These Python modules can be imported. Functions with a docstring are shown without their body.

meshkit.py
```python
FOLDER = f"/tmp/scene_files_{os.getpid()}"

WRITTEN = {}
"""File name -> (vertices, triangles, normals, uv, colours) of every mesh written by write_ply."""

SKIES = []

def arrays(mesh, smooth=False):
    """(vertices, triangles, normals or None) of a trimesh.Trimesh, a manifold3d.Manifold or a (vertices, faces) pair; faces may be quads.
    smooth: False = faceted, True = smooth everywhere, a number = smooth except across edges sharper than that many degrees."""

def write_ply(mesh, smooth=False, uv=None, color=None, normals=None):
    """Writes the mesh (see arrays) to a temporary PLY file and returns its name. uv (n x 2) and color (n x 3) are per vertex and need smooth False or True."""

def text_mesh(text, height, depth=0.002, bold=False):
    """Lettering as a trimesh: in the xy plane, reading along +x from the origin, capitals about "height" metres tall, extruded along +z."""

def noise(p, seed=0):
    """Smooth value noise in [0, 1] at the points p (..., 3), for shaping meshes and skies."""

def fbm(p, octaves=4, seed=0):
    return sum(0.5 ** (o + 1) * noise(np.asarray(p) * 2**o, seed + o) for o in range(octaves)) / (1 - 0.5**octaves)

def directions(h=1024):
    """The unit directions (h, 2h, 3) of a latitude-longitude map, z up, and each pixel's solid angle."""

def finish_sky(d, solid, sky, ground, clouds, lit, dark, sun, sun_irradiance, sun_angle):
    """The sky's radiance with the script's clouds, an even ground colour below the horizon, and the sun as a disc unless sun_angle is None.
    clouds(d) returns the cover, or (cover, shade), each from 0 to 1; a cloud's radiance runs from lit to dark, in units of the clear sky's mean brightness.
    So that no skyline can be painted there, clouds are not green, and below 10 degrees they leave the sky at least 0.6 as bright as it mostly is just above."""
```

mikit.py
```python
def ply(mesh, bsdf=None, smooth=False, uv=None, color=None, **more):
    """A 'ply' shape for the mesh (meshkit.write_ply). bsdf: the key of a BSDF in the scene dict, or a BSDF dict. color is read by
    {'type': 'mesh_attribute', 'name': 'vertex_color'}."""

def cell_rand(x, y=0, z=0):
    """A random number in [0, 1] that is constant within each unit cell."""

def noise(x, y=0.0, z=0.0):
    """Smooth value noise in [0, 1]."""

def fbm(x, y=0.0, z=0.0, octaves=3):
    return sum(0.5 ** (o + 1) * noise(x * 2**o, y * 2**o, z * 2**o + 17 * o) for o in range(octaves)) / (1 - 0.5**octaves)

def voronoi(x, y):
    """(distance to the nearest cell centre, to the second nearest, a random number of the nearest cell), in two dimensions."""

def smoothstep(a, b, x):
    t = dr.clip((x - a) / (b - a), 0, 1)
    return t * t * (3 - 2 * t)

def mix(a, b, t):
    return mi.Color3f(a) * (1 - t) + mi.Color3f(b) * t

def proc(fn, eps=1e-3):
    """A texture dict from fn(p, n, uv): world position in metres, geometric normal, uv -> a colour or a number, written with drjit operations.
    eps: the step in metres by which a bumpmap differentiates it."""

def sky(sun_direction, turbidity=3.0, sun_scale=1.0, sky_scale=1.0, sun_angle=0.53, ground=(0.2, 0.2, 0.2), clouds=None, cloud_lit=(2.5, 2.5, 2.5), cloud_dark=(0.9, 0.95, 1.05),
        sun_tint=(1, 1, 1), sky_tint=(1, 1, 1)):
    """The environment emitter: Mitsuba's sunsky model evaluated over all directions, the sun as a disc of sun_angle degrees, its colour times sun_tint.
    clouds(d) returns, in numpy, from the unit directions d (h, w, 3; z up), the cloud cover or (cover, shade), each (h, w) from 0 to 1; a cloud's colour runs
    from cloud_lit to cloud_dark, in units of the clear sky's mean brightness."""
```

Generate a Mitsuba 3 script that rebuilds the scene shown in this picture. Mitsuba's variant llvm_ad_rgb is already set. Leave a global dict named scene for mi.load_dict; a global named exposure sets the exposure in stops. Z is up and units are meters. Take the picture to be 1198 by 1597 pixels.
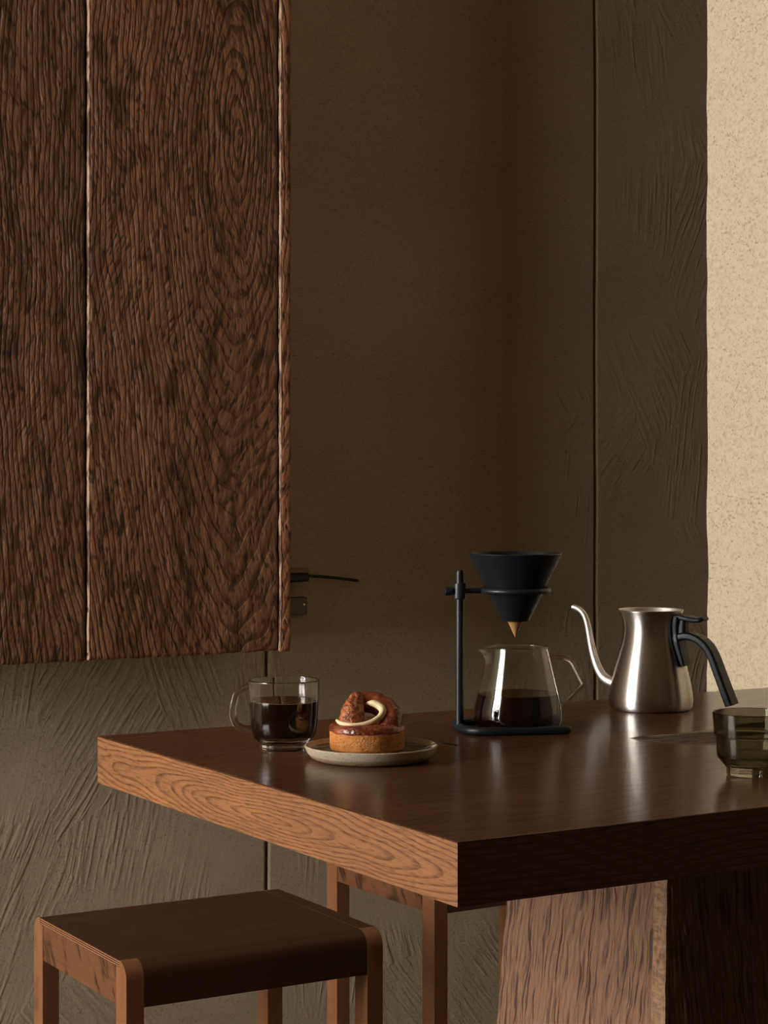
import math
import numpy as np
import trimesh
import manifold3d as m3
import shapely.geometry as sg
import drjit as dr
import mitsuba as mi
import mikit
import meshkit
from mikit import noise, fbm, voronoi, smoothstep, mix

# ------------------------------------------------------------------ camera, light, exposure
exposure = 0.0
T4 = mi.ScalarTransform4f
YAW = 0.536                                    # the camera looks this far to the right of the wall's normal
CY, SY = math.cos(YAW), math.sin(YAW)
CAM = (0.0, 0.0, 1.056)
scene, labels = {}, {}
scene['camera'] = {
    'type': 'perspective', 'fov': math.degrees(2 * math.atan(599 / 3089.0)), 'fov_axis': 'x',
    'near_clip': 0.05, 'far_clip': 50.0, 'principal_point_offset_y': 58.5 / 1597,
    'to_world': T4().look_at(origin=list(CAM), target=[SY, CY, CAM[2]], up=[0, 0, 1]),
}
WX0, WX1, WY0, WY1 = -2.0, 3.4, -2.2, 3.1        # the room; the daylit window is in its left wall
RX, RY, RY0 = 2.115, 2.528, 1.62                 # left face, far and near corner of the bright pier of wall at the right
WIN = (1.58, 3.02, 0.50, 2.50)                  # window opening: y0, y1, z0, z1
WINDOW_LIGHT = (18.5, 17.9, 17.2)


# ------------------------------------------------------------------ small helpers
def lin(r, g, b):
    return tuple(((v / 255 + 0.055) / 1.055) ** 2.4 if v > 10 else v / 255 / 12.92 for v in (r, g, b))


def rot(v, ang, off=(0, 0, 0)):
    c, s = math.cos(ang), math.sin(ang)
    v = np.asarray(v, float)
    return np.c_[v[:, 0] * c - v[:, 1] * s, v[:, 0] * s + v[:, 1] * c, v[:, 2]] + np.asarray(off, float)


def place(mesh, ang=0.0, off=(0, 0, 0)):
    mesh = mesh.copy()
    mesh.vertices = rot(mesh.vertices, ang, off)
    return mesh


def add(key, mesh, bsdf, smooth=False, **kw):
    scene[key] = mikit.ply(mesh, bsdf, smooth, **kw)


def tag(key, label=None, category=None, group=None, kind=None):
    d = labels.setdefault(key, {})
    for k, v in (('label', label), ('category', category), ('group', group), ('kind', kind)):
        if v:
            d[k] = v


def box(x0, x1, y0, y1, z0, z1, b=0.0):
    """A box with chamfered edges."""
    if b <= 0:
        m = trimesh.creation.box((x1 - x0, y1 - y0, z1 - z0))
        m.apply_translation(((x0 + x1) / 2, (y0 + y1) / 2, (z0 + z1) / 2))
        return m
    P = []
    for sx in (-1, 1):
        for sy in (-1, 1):
            for sz in (-1, 1):
                x, y, z = (x1 if sx > 0 else x0), (y1 if sy > 0 else y0), (z1 if sz > 0 else z0)
                P += [(x - sx * b, y - sy * b, z), (x - sx * b, y, z - sz * b), (x, y - sy * b, z - sz * b)]
    return trimesh.convex.convex_hull(np.array(P))


def lathe(profile, n=96, closed=False, uv=False):
    """Revolves (r, z) points about z. Points on the axis end the surface. uv: a seam column with (angle, length) coordinates."""
    pr = np.asarray(profile, float)
    k = n + 1 if uv else n
    a = np.arange(k) * 2 * np.pi / n + (np.pi / 2 if uv else 0)
    V = np.stack([pr[:, None, 0] * np.cos(a), pr[:, None, 0] * np.sin(a), np.repeat(pr[:, 1:2], k, 1)], -1).reshape(-1, 3)
    F = []
    m = len(pr)
    for i in range(m if closed else m - 1):
        i2 = (i + 1) % m
        j = np.arange(n)
        j2 = j + 1 if uv else (j + 1) % n
        A, B, C, D = i * k + j, i * k + j2, i2 * k + j2, i2 * k + j
        if pr[i2, 0] > 1e-9 or True:
            F.append(np.stack([A, B, C], 1))
            F.append(np.stack([A, C, D], 1))
    F = np.vstack(F)
    if uv:
        L = np.r_[0, np.cumsum(np.linalg.norm(np.diff(pr, axis=0), axis=1))]
        UV = np.stack(np.meshgrid(L / L[-1], np.arange(k) / n, indexing='ij')[::-1], -1).reshape(-1, 2)
        ar = np.linalg.norm(np.cross(V[F[:, 1]] - V[F[:, 0]], V[F[:, 2]] - V[F[:, 0]]), axis=1)
        return trimesh.Trimesh(V, F[ar > 1e-14], process=False), UV
    t = trimesh.Trimesh(V, F, process=False)
    t.merge_vertices()
    t.update_faces(t.nondegenerate_faces())
    t.remove_unreferenced_vertices()
    if closed or (pr[0, 0] < 1e-9 and pr[-1, 0] < 1e-9):
        if t.volume < 0:
            t.invert()
    return t


def spline(pts, n):
    from scipy.interpolate import CubicSpline
    pts = np.asarray(pts, float)
    t = np.r_[0, np.cumsum(np.linalg.norm(np.diff(pts[:, :3], axis=0), axis=1))]
    return CubicSpline(t, pts)(np.linspace(0, t[-1], n))


def rounded_path(pts, r, n=8):
    """A polyline with its corners rounded."""
    pts = [np.asarray(p, float) for p in pts]
    out = [pts[0]]
    for a, b, c in zip(pts, pts[1:], pts[2:]):
        u, v = (a - b) / np.linalg.norm(a - b), (c - b) / np.linalg.norm(c - b)
        rr = min(r, 0.45 * np.linalg.norm(a - b), 0.45 * np.linalg.norm(c - b))
        for t in np.linspace(0, 1, n):
            out.append((1 - t) ** 2 * (b + u * rr) + 2 * t * (1 - t) * b + t * t * (b + v * rr))
    return np.array(out + [pts[-1]])


def sweep(path, section, up=(0, 0, 1), scale=None, round_ends=False):
    """A closed cross-section (k x 2) carried along the path; its second axis stays near 'up'."""
    P, S = np.asarray(path, float), np.asarray(section, float)
    tg = np.gradient(P, axis=0)
    tg /= np.linalg.norm(tg, axis=1, keepdims=True)
    nrm = np.zeros_like(P)
    prev = np.asarray(up, float)
    for i in range(len(P)):
        v = prev - tg[i] * (prev @ tg[i])
        nrm[i] = v / np.linalg.norm(v)
        prev = nrm[i]
    sd = np.cross(tg, nrm)
    sc = np.ones(len(P)) if scale is None else np.asarray(scale, float)
    if round_ends:
        h = np.array([0.25, 0.6, 0.85, 0.97])
        r = np.abs(S).max()
        P = np.vstack([P[0] - tg[0] * r * np.sqrt(1 - h[:, None] ** 2), P, P[-1] + tg[-1] * r * np.sqrt(1 - h[::-1, None] ** 2)])
        q = lambda A: np.vstack([np.repeat(A[:1], 4, 0), A, np.repeat(A[-1:], 4, 0)])
        nrm, sd = q(nrm), q(sd)
        sc = np.r_[h * sc[0], sc, h[::-1] * sc[-1]]
    k = len(S)
    V = P[:, None] + sc[:, None, None] * (S[None, :, :1] * sd[:, None] + S[None, :, 1:] * nrm[:, None])
    V = np.vstack([V.reshape(-1, 3), P[:1], P[-1:]])
    n = len(P)
    F = []
    j = np.arange(k)
    for i in range(n - 1):
        A, B, C, D = i * k + j, i * k + (j + 1) % k, (i + 1) * k + (j + 1) % k, (i + 1) * k + j
        F += [np.stack([A, B, C], 1), np.stack([A, C, D], 1)]
    F += [np.stack([j * 0 + n * k, (j + 1) % k, j], 1), np.stack([j * 0 + n * k + 1, (n - 1) * k + j, (n - 1) * k + (j + 1) % k], 1)]
    t = trimesh.Trimesh(V, np.vstack(F), process=False)
    if t.volume < 0:
        t.invert()
    return t


def circle(r, k=20, rx=None):
    a = np.arange(k) * 2 * np.pi / k
    return np.c_[(rx or r) * np.cos(a), r * np.sin(a)]


def rrect(w, h, r, k=4):
    P = []
    for cx, cy, a0 in ((w / 2 - r, h / 2 - r, 0), (-w / 2 + r, h / 2 - r, 90), (-w / 2 + r, -h / 2 + r, 180), (w / 2 - r, -h / 2 + r, 270)):
        for t in np.linspace(0, 90, k):
            P.append((cx + r * math.cos(math.radians(a0 + t)), cy + r * math.sin(math.radians(a0 + t))))
    return np.array(P)


def tube(path, r, k=20, **kw):
    return sweep(path, circle(r, k), **kw)


def to_manifold(t):
    return m3.Manifold(m3.Mesh(np.asarray(t.vertices, np.float32), np.asarray(t.faces, np.uint32)))


def from_manifold(m):
    q = m.to_mesh()
    return trimesh.Trimesh(np.asarray(q.vert_properties)[:, :3], np.asarray(q.tri_verts), process=False)


def extrude_xz(poly, y0, y1):
    """A polygon in (x, z) as a plate from y0 to y1."""
    t = trimesh.creation.extrude_polygon(poly, y1 - y0, engine='earcut')
    v = t.vertices
    t.vertices = np.c_[v[:, 0], y1 - v[:, 2], v[:, 1]]
    if t.volume < 0:
        t.invert()
    return t


def extrude_yz(poly, x0, x1):
    t = trimesh.creation.extrude_polygon(poly, x1 - x0, engine='earcut')
    v = t.vertices
    t.vertices = np.c_[x0 + v[:, 2], v[:, 0], v[:, 1]]
    if t.volume < 0:
        t.invert()
    return t


# ------------------------------------------------------------------ materials
def surf(color, rough, bump=None, scale=1.0, eps=1e-3, spec=0.5, **kw):
    d = {'type': 'principled', 'base_color': color if isinstance(color, dict) else {'type': 'rgb', 'value': list(color)}, 'roughness': rough, 'specular': spec, **kw}
    if bump is not None:
        d = {'type': 'bumpmap', 'height': mikit.proc(bump, eps), 'scale': scale, 'nested': d}
    return {'type': 'twosided', 'nested': d}


def rings(a, b, a0, b0, tilt, spacing, warp, seed=0.0):
    """Growth rings cut by a board's face: a runs along the grain, b across it. A saw-tooth from 0 to 1 within each ring."""
    w = fbm(a * 5 + seed, b * 16 + seed, seed, octaves=3) - 0.5
    q = dr.sqrt(dr.square(b - b0) + dr.square((a - a0) * tilt) + 1e-8) + w * warp
    q = q / spacing
    return q - dr.floor(q)


def late(s):
    return smoothstep(0.45, 0.9, s) * (1 - smoothstep(0.93, 1.0, s))


# plaster of the back wall: trowelled, with crushed straw specks
def plaster_h(p, n, uv):
    d1, d2, which = voronoi(p.x * 4.6 + 0.5 * noise(p.x * 9, p.z * 9), p.z * 3.8 + 0.5 * noise(p.x * 8, p.z * 8, 5.0))
    ang = 0.75 + which * 1.6
    c, s = dr.cos(ang), dr.sin(ang)
    u, v = p.x * c + p.z * s, -p.x * s + p.z * c
    bend = v + 0.02 * noise(u * 7, v * 3, which * 9)
    stroke = fbm(u * 17 + which * 31, bend * 210, which * 7, octaves=3)
    stroke = smoothstep(0.38, 0.85, stroke) * (0.1 + 1.2 * smoothstep(0.3, 0.75, noise(p.x * 7, p.z * 7, 3.0)))
    return stroke * 0.9 + 0.32 * fbm(p.x * 260, p.z * 260, p.y * 260, octaves=2) + 0.9 * noise(p.x * 14, p.z * 14, p.y * 14)


def plaster_c(p, n, uv):
    blot = fbm(p.x * 5, p.y * 5, p.z * 5, octaves=3)
    speck = smoothstep(0.66, 0.9, noise(p.x * 420, p.y * 420, p.z * 330))
    fine = noise(p.x * 700, p.y * 700, p.z * 700)
    c = mix((0.285, 0.230, 0.150), (0.385, 0.312, 0.206), blot * 0.7 + fine * 0.3)
    return c * (1 - 0.27 * speck)


scene['plaster'] = surf(mikit.proc(plaster_c), 0.85, plaster_h, 0.0008, 1.2e-3, spec=0.2)


def sand_h(p, n, uv):
    return fbm(p.x * 170, p.y * 170, p.z * 170, octaves=3) + 1.4 * noise(p.y * 16, p.z * 12)


def sand_c(p, n, uv):
    g = fbm(p.x * 220, p.y * 260, p.z * 220, octaves=3)
    speck = smoothstep(0.62, 0.8, noise(p.x * 300, p.y * 330, p.z * 290) * 0.7 + 0.3 * noise(p.y * 820, p.z * 820))
    warm = 0.6 * smoothstep(0.55, 0.85, noise(p.y * 210 + 7, p.z * 210))
    c = mix((0.58, 0.475, 0.325), (0.73, 0.615, 0.44), g)
    c = c * (1 - warm) + mi.Color3f(0.57, 0.42, 0.27) * warm
    return c * (1 - 0.36 * speck)


scene['sand_plaster'] = surf(mikit.proc(sand_c), 0.9, sand_h, 0.0016, 1.5e-3, spec=0.15)


# hewn dark oak of the cabinet and the pedestal: the grain runs up (z)
def hewn_parts(a, b, a0, b0, seed):
    s = rings(a, b, a0, b0, 0.22, 0.0085, 0.026, seed)
    w = (fbm(a * 4 + seed, b * 7, seed + 2, octaves=2) - 0.5) * 0.09
    bb = b + w
    chips = fbm(a * 75 + 5 * bb, bb * 310 + 1.6 * noise(a * 45, b * 60, seed), seed, octaves=3)
    pores = noise(a * 90, bb * 900, seed)
    return s, chips, pores


def cab_ab(p):
    return p.z, p.x + p.y * 0.8


def cabinet_h(p, n, uv):
    a, b = cab_ab(p)
    s, chips, pores = hewn_parts(a, b, 1.60, 3.765, 3.0)
    return chips * 1.0 - 0.8 * late(s) + 0.2 * pores


def cabinet_c(p, n, uv):
    a, b = cab_ab(p)
    s, chips, pores = hewn_parts(a, b, 1.60, 3.765, 3.0)
    blot = smoothstep(0.55, 0.8, fbm(a * 16, b * 34, 9.0, octaves=4))
    c = mix((0.215, 0.092, 0.042), (0.085, 0.033, 0.015), late(s) * (0.45 + 0.55 * smoothstep(0.35, 0.65, noise(a * 3, b * 9, 5.0))))
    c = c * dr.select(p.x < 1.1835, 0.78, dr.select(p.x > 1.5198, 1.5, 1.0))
    c = mix((0.05, 0.022, 0.012), c, smoothstep(0.22, 0.46, chips))
    c = c * (0.8 + 0.4 * noise(a * 3, b * 12, 2.0)) * (1 - 0.25 * pores)
    return c * (1 - 0.55 * blot)


scene['hewn_oak'] = surf(mikit.proc(cabinet_c), 0.55, cabinet_h, 0.0017, 8e-4, spec=0.35)


def pedestal_h(p, n, uv):
    a, b = p.z, p.y + p.x * 1.3
    s, chips, pores = hewn_parts(a, b, 0.1, 3.2, 8.0)
    return fbm(a * 20, b * 400 + 3.0 * fbm(a * 22, b * 40, 1.0, octaves=2), 8.0, octaves=3) * 1.5 + chips * 0.35 + 0.25 * pores


def pedestal_c(p, n, uv):
    a, b = p.z, p.y + p.x * 1.3
    s, chips, pores = hewn_parts(a, b, 0.1, 3.2, 8.0)
    c = mix((0.27, 0.142, 0.078), (0.19, 0.096, 0.052), late(s) * 0.7)
    gv = fbm(a * 20, b * 400 + 3.0 * fbm(a * 22, b * 40, 1.0, octaves=2), 8.0, octaves=3)
    c = mix((0.075, 0.038, 0.024), c, smoothstep(0.26, 0.46, gv))
    return c * (1 - 0.3 * pores)


scene['pedestal_oak'] = surf(mikit.proc(pedestal_c), 0.6, pedestal_h, 0.0026, 8e-4, spec=0.3)


# the table: oak edge boards with open cathedral grain, satin top
def end_c(p, n, uv):
    s = rings(p.y, p.z, 1.735, 0.718, 0.085, 0.0036, 0.022, 4.0)
    s2 = rings(p.y, p.z, 2.6, 0.60, 0.03, 0.006, 0.02, 6.0)
    pore = smoothstep(0.55, 0.8, noise(p.y * 85, p.z * 1100, p.x * 30)) * 0.75
    l = late(s)
    fine = fbm(p.y * 40, p.z * 500, 3.0, octaves=2)
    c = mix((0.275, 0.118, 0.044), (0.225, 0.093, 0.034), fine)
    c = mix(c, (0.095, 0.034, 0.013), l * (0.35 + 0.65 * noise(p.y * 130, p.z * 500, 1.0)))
    return c * (1 - 0.35 * pore) * (0.88 + 0.24 * noise(p.y * 9, p.z * 40))


def end_h(p, n, uv):
    s = rings(p.y, p.z, 1.735, 0.718, 0.085, 0.0036, 0.022, 4.0)
    return -late(s) - 0.4 * noise(p.y * 85, p.z * 1100, p.x * 30)


scene['end_oak'] = surf(mikit.proc(end_c), 0.42, end_h, 0.00022, 4e-4, spec=0.4)


def front_c(p, n, uv):
    s = rings(p.x, p.z, 1.9, 0.60, 0.05, 0.0068, 0.022, 14.0)
    pore = smoothstep(0.5, 0.8, noise(p.x * 60, p.z * 900, p.y * 30))
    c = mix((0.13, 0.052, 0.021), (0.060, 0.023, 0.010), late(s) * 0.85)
    return c * (1 - 0.35 * pore)


def front_h(p, n, uv):
    s = rings(p.x, p.z, 1.9, 0.60, 0.05, 0.0068, 0.022, 14.0)
    return -late(s) - 0.4 * noise(p.x * 60, p.z * 900, p.y * 30)


scene['front_oak'] = surf(mikit.proc(front_c), 0.42, front_h, 0.00025, 4e-4, spec=0.4)


def crack_mask(x, y, nz, sm):
    """The torn patch in the tabletop: 1 inside. nz: a noise function of two coordinates, sm: a smooth step."""
    edge = 1.8335 + 0.004 * (nz(x * 40, y * 2) - 0.5)
    low = 1.715 + 0.035 * nz(x * 9, 3.0) + 0.02 * nz(x * 60, 5.0)
    apex = 1.409 + (1.8335 - y) * 0.28 + 0.02 * (nz(x * 5, y * 60) - 0.5)
    return sm(0.0, 0.004, edge - y) * sm(0.0, 0.03, y - low) * sm(0.0, 0.03, x - apex)


def top_c(p, n, uv):
    s = rings(p.x, p.y, 1.2, 1.55, 0.035, 0.021, 0.09, 22.0)
    fine = fbm(p.x * 14, p.y * 420, 2.0, octaves=3)
    pore = smoothstep(0.58, 0.85, noise(p.x * 55, p.y * 1000, 4.0))
    c = mix((0.080, 0.033, 0.015), (0.048, 0.019, 0.009), 0.55 * late(s) + 0.45 * fine)
    blot = fbm(p.x * 6, p.y * 11, 1.0, octaves=2)
    k = crack_mask(p.x, p.y, lambda u, v: noise(u, v), smoothstep)
    line = smoothstep(0.0022, 0.0, dr.abs(p.y - (1.8335 + 0.004 * (noise(p.x * 40, p.y * 2) - 0.5)))) * smoothstep(1.405, 1.415, p.x)
    streak = smoothstep(0.45, 0.7, noise(p.x * 45, p.y * 330, 8.0))
    c = c * (0.75 + 0.5 * blot) * (1 - 0.3 * pore)
    c = c * (1 - k * (0.25 + 0.6 * streak))
    return c * (1 - 0.75 * line)


def top_h(p, n, uv):
    k = crack_mask(p.x, p.y, lambda u, v: noise(u, v), smoothstep)
    return 0.5 * noise(p.x * 50, p.y * 700, 4.0) + 0.9 * fbm(p.x * 9, p.y * 60, 4.0, octaves=2) + 6 * k * fbm(p.x * 60, p.y * 330, 8.0, octaves=2)


def top_rough(p, n, uv):
    return 0.22 + 0.42 * crack_mask(p.x, p.y, lambda u, v: noise(u, v), smoothstep)


scene['table_top'] = surf(mikit.proc(top_c), mikit.proc(top_rough), top_h, 0.00013, 6e-4, spec=0.5)


# stools: stained birch ply
def birch_c(p, n, uv):
    fine = fbm(p.x * 30 + p.z * 9, p.y * 60, p.z * 9, octaves=3)
    streak = fbm(p.x * 160, p.y * 160, p.z * 7, octaves=2)
    c = mix((0.165, 0.066, 0.026), (0.24, 0.098, 0.039), 0.6 * streak + 0.4 * fine)
    dark = smoothstep(0.62, 0.78, fbm(p.x * 22, p.y * 22, p.z * 14, octaves=3))
    return c * (1 - 0.4 * dark)


scene['birch'] = surf(mikit.proc(birch_c), 0.45, spec=0.4)


def rail_c(p, n, uv):
    a, b = p.y * 0.55 + p.z * 0.84, p.y * 0.84 - p.z * 0.55
    fl = smoothstep(0.5, 0.72, fbm(a * 30, b * 110, p.x * 20, octaves=3))
    g = fbm(p.y * 14, p.z * 260, 2.0, octaves=2)
    c = mix((0.150, 0.060, 0.024), (0.112, 0.044, 0.017), g)
    return c * (1 - 0.62 * fl)


scene['figured_birch'] = surf(mikit.proc(rail_c), 0.45, spec=0.4)


def seat_c(p, n, uv):
    g = fbm(p.x * 9, p.y * 60, p.z * 40, octaves=3)
    blot = fbm(p.x * 13, p.y * 16, p.z * 9, octaves=2)
    return mix((0.032, 0.013, 0.006), (0.066, 0.026, 0.010), 0.5 * g + 0.5 * blot)


scene['seat_stain'] = surf(mikit.proc(seat_c), 0.5, spec=0.35)
scene['ply_light'] = surf((0.30, 0.135, 0.06), 0.4)

# things on the table
scene['clear_glass'] = {'type': 'dielectric', 'int_ior': 1.5, 'ext_ior': 1.0}
scene['smoke_glass'] = {'type': 'dielectric', 'int_ior': 1.5, 'ext_ior': 1.0, 'specular_transmittance': {'type': 'rgb', 'value': [0.63, 0.62, 0.535]}}
scene['coffee_dark'] = surf((0.012, 0.0035, 0.002), 0.06, spec=0.5)
scene['black_steel'] = surf((0.007, 0.011, 0.014), 0.40, lambda p, n, uv: noise(p.x * 900, p.y * 900, p.z * 900), 0.00006, 4e-4, spec=0.5)
scene['black_resin'] = surf((0.006, 0.0085, 0.0105), 0.42, spec=0.28)
scene['brushed_steel'] = {'type': 'twosided', 'nested': {'type': 'roughconductor', 'material': 'none', 'distribution': 'ggx', 'alpha_u': 0.055, 'alpha_v': 0.28,
                          'specular_reflectance': {'type': 'rgb', 'value': [0.60, 0.57, 0.535]}}}
scene['polished_steel'] = {'type': 'twosided', 'nested': {'type': 'roughconductor', 'material': 'none', 'distribution': 'ggx', 'alpha': 0.20,
                           'specular_reflectance': {'type': 'rgb', 'value': [0.70, 0.66, 0.61]}}}
scene['dark_steel'] = {'type': 'twosided', 'nested': {'type': 'roughconductor', 'material': 'none', 'alpha': 0.12, 'specular_reflectance': {'type': 'rgb', 'value': [0.22, 0.20, 0.18]}}}


def stone_c(p, n, uv):
    sp = smoothstep(0.68, 0.85, noise(p.x * 900, p.y * 900, p.z * 900))
    raw = 1 - smoothstep(0.7567, 0.7577, p.z + 0.0012 * noise(p.x * 40, p.y * 40))
    c = mix((0.35, 0.285, 0.195), (0.43, 0.36, 0.255), fbm(p.x * 60, p.y * 60, p.z * 200, octaves=2))
    c = mix(c, (0.27, 0.19, 0.115), raw)
    rim = smoothstep(0.6, 0.75, noise(p.x * 60, p.y * 60, 4.0)) * smoothstep(0.7628, 0.7640, p.z)
    c = mix(c, (0.34, 0.21, 0.12), rim)
    return c * (1 - 0.4 * sp)


scene['stoneware'] = surf(mikit.proc(stone_c), 0.42, lambda p, n, uv: noise(p.x * 500, p.y * 500, p.z * 500), 0.00012, 5e-4, spec=0.4)
scene['green_glaze'] = surf((0.115, 0.125, 0.092), 0.22, spec=0.5)


def crust_c(p, n, uv):
    cr = fbm(p.x * 420, p.y * 420, p.z * 420, octaves=3)
    bl = fbm(p.x * 60, p.y * 60, p.z * 60, octaves=3)
    c = mix((0.38, 0.118, 0.022), (0.68, 0.285, 0.075), cr * 0.5 + bl * 0.5)
    pits = smoothstep(0.62, 0.8, noise(p.x * 640, p.y * 640, p.z * 640))
    return c * (1 - 0.4 * pits)


def crumb_h(p, n, uv):
    return fbm(p.x * 900, p.y * 900, p.z * 900, octaves=2)


scene['crust'] = surf(mikit.proc(crust_c), 0.62, crumb_h, 0.0016, 2.5e-4, spec=0.3)


def glaze_c(p, n, uv):
    g = fbm(p.x * 90, p.y * 90, p.z * 90, octaves=3)
    cr = smoothstep(0.5, 0.75, fbm(p.x * 380, p.y * 380, p.z * 380, octaves=2))
    c = mix((0.090, 0.012, 0.005), (0.25, 0.050, 0.012), smoothstep(0.35, 0.7, g))
    return mix(c, (0.34, 0.13, 0.055), cr * 0.4)


scene['caramel'] = surf(mikit.proc(glaze_c), 0.26, lambda p, n, uv: fbm(p.x * 300, p.y * 300, p.z * 300, octaves=3), 0.0012, 4e-4, spec=0.5, clearcoat=0.6, clearcoat_gloss=0.85)
def skin_c(p, n, uv):
    cr = fbm(p.x * 330, p.y * 330, p.z * 330, octaves=3)
    return mix((0.16, 0.030, 0.010), (0.45, 0.155, 0.052), smoothstep(0.3, 0.72, cr))


scene['bun_skin'] = surf(mikit.proc(skin_c), 0.34, crumb_h, 0.0012, 3e-4, spec=0.5)
scene['cream'] = surf((0.74, 0.60, 0.34), 0.35, spec=0.4)
scene['filter_paper'] = surf((0.44, 0.23, 0.085), 0.5, spec=0.3)
scene['brown_block'] = surf((0.19, 0.115, 0.06), 0.6)
scene['dull_plate'] = surf((0.075, 0.068, 0.046), 0.5)
scene['floor_boards'] = surf((0.05, 0.036, 0.026), 0.6)
scene['ceiling_paint'] = surf((0.30, 0.225, 0.14), 0.9)
scene['room_plaster'] = surf((0.34, 0.25, 0.155), 0.9)
scene['dark_plaster'] = surf((0.13, 0.092, 0.058), 0.9)
scene['window_wood'] = surf((0.16, 0.08, 0.04), 0.5)

# ------------------------------------------------------------------ the room
add('floor', box(WX0 - .2, WX1 + .2, WY0 - .2, WY1 + .2, -0.1, 0.0), 'floor_boards')
add('ceiling', box(WX0 - .2, WX1 + .2, WY0 - .2, WY1 + .2, 2.7, 2.8), 'ceiling_paint')
add('wall_front', box(WX0 - .2, WX1 + .2, WY0 - .2, WY0, 0, 2.7), 'dark_plaster')
wl = to_manifold(box(WX0 - .2, WX0, WY0, WY1 + .2, 0, 2.7)) - to_manifold(box(WX0 - .4, WX0 + .2, *WIN))
add('wall_left', from_manifold(wl), 'room_plaster')
y0, y1, z0, z1 = WIN
fr = to_manifold(box(WX0 - .09, WX0 + .012, y0, y1, z0, z1)) - to_manifold(box(WX0 - .3, WX0 + .2, y0 + .05, y1 - .05, z0 + .05, z1 - .05))
add('window_1__frame', from_manifold(fr), 'window_wood')
pane = box(WX0 - .07, WX0 - .064, y0 + .05, y1 - .05, z0 + .05, z1 - .05)
scene['window_1__pane'] = {**mikit.ply(pane, 'ceiling_paint'), 'emitter': {'type': 'area', 'radiance': {'type': 'rgb', 'value': list(WINDOW_LIGHT)}}}
for k in ('floor', 'ceiling', 'wall_front', 'wall_left', 'wall_back', 'wall_right', 'window_1'):
    tag(k, kind='structure')
tag('wall_back', 'dark olive brown trowelled plaster wall in vertical panels behind the table')
tag('wall_right', 'bright sandy plaster wall at the right edge')

# back wall: plaster panels over a dark backing, with open joints between them
add('wall_back', box(WX0 - .2, WX1 + .2, WY1 + .014, WY1 + .2, 0, 2.7), 'room_plaster')
JOINTS = [WX0, -1.27, -.552, .166, .884, 1.602, 2.320, WX1]


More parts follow.
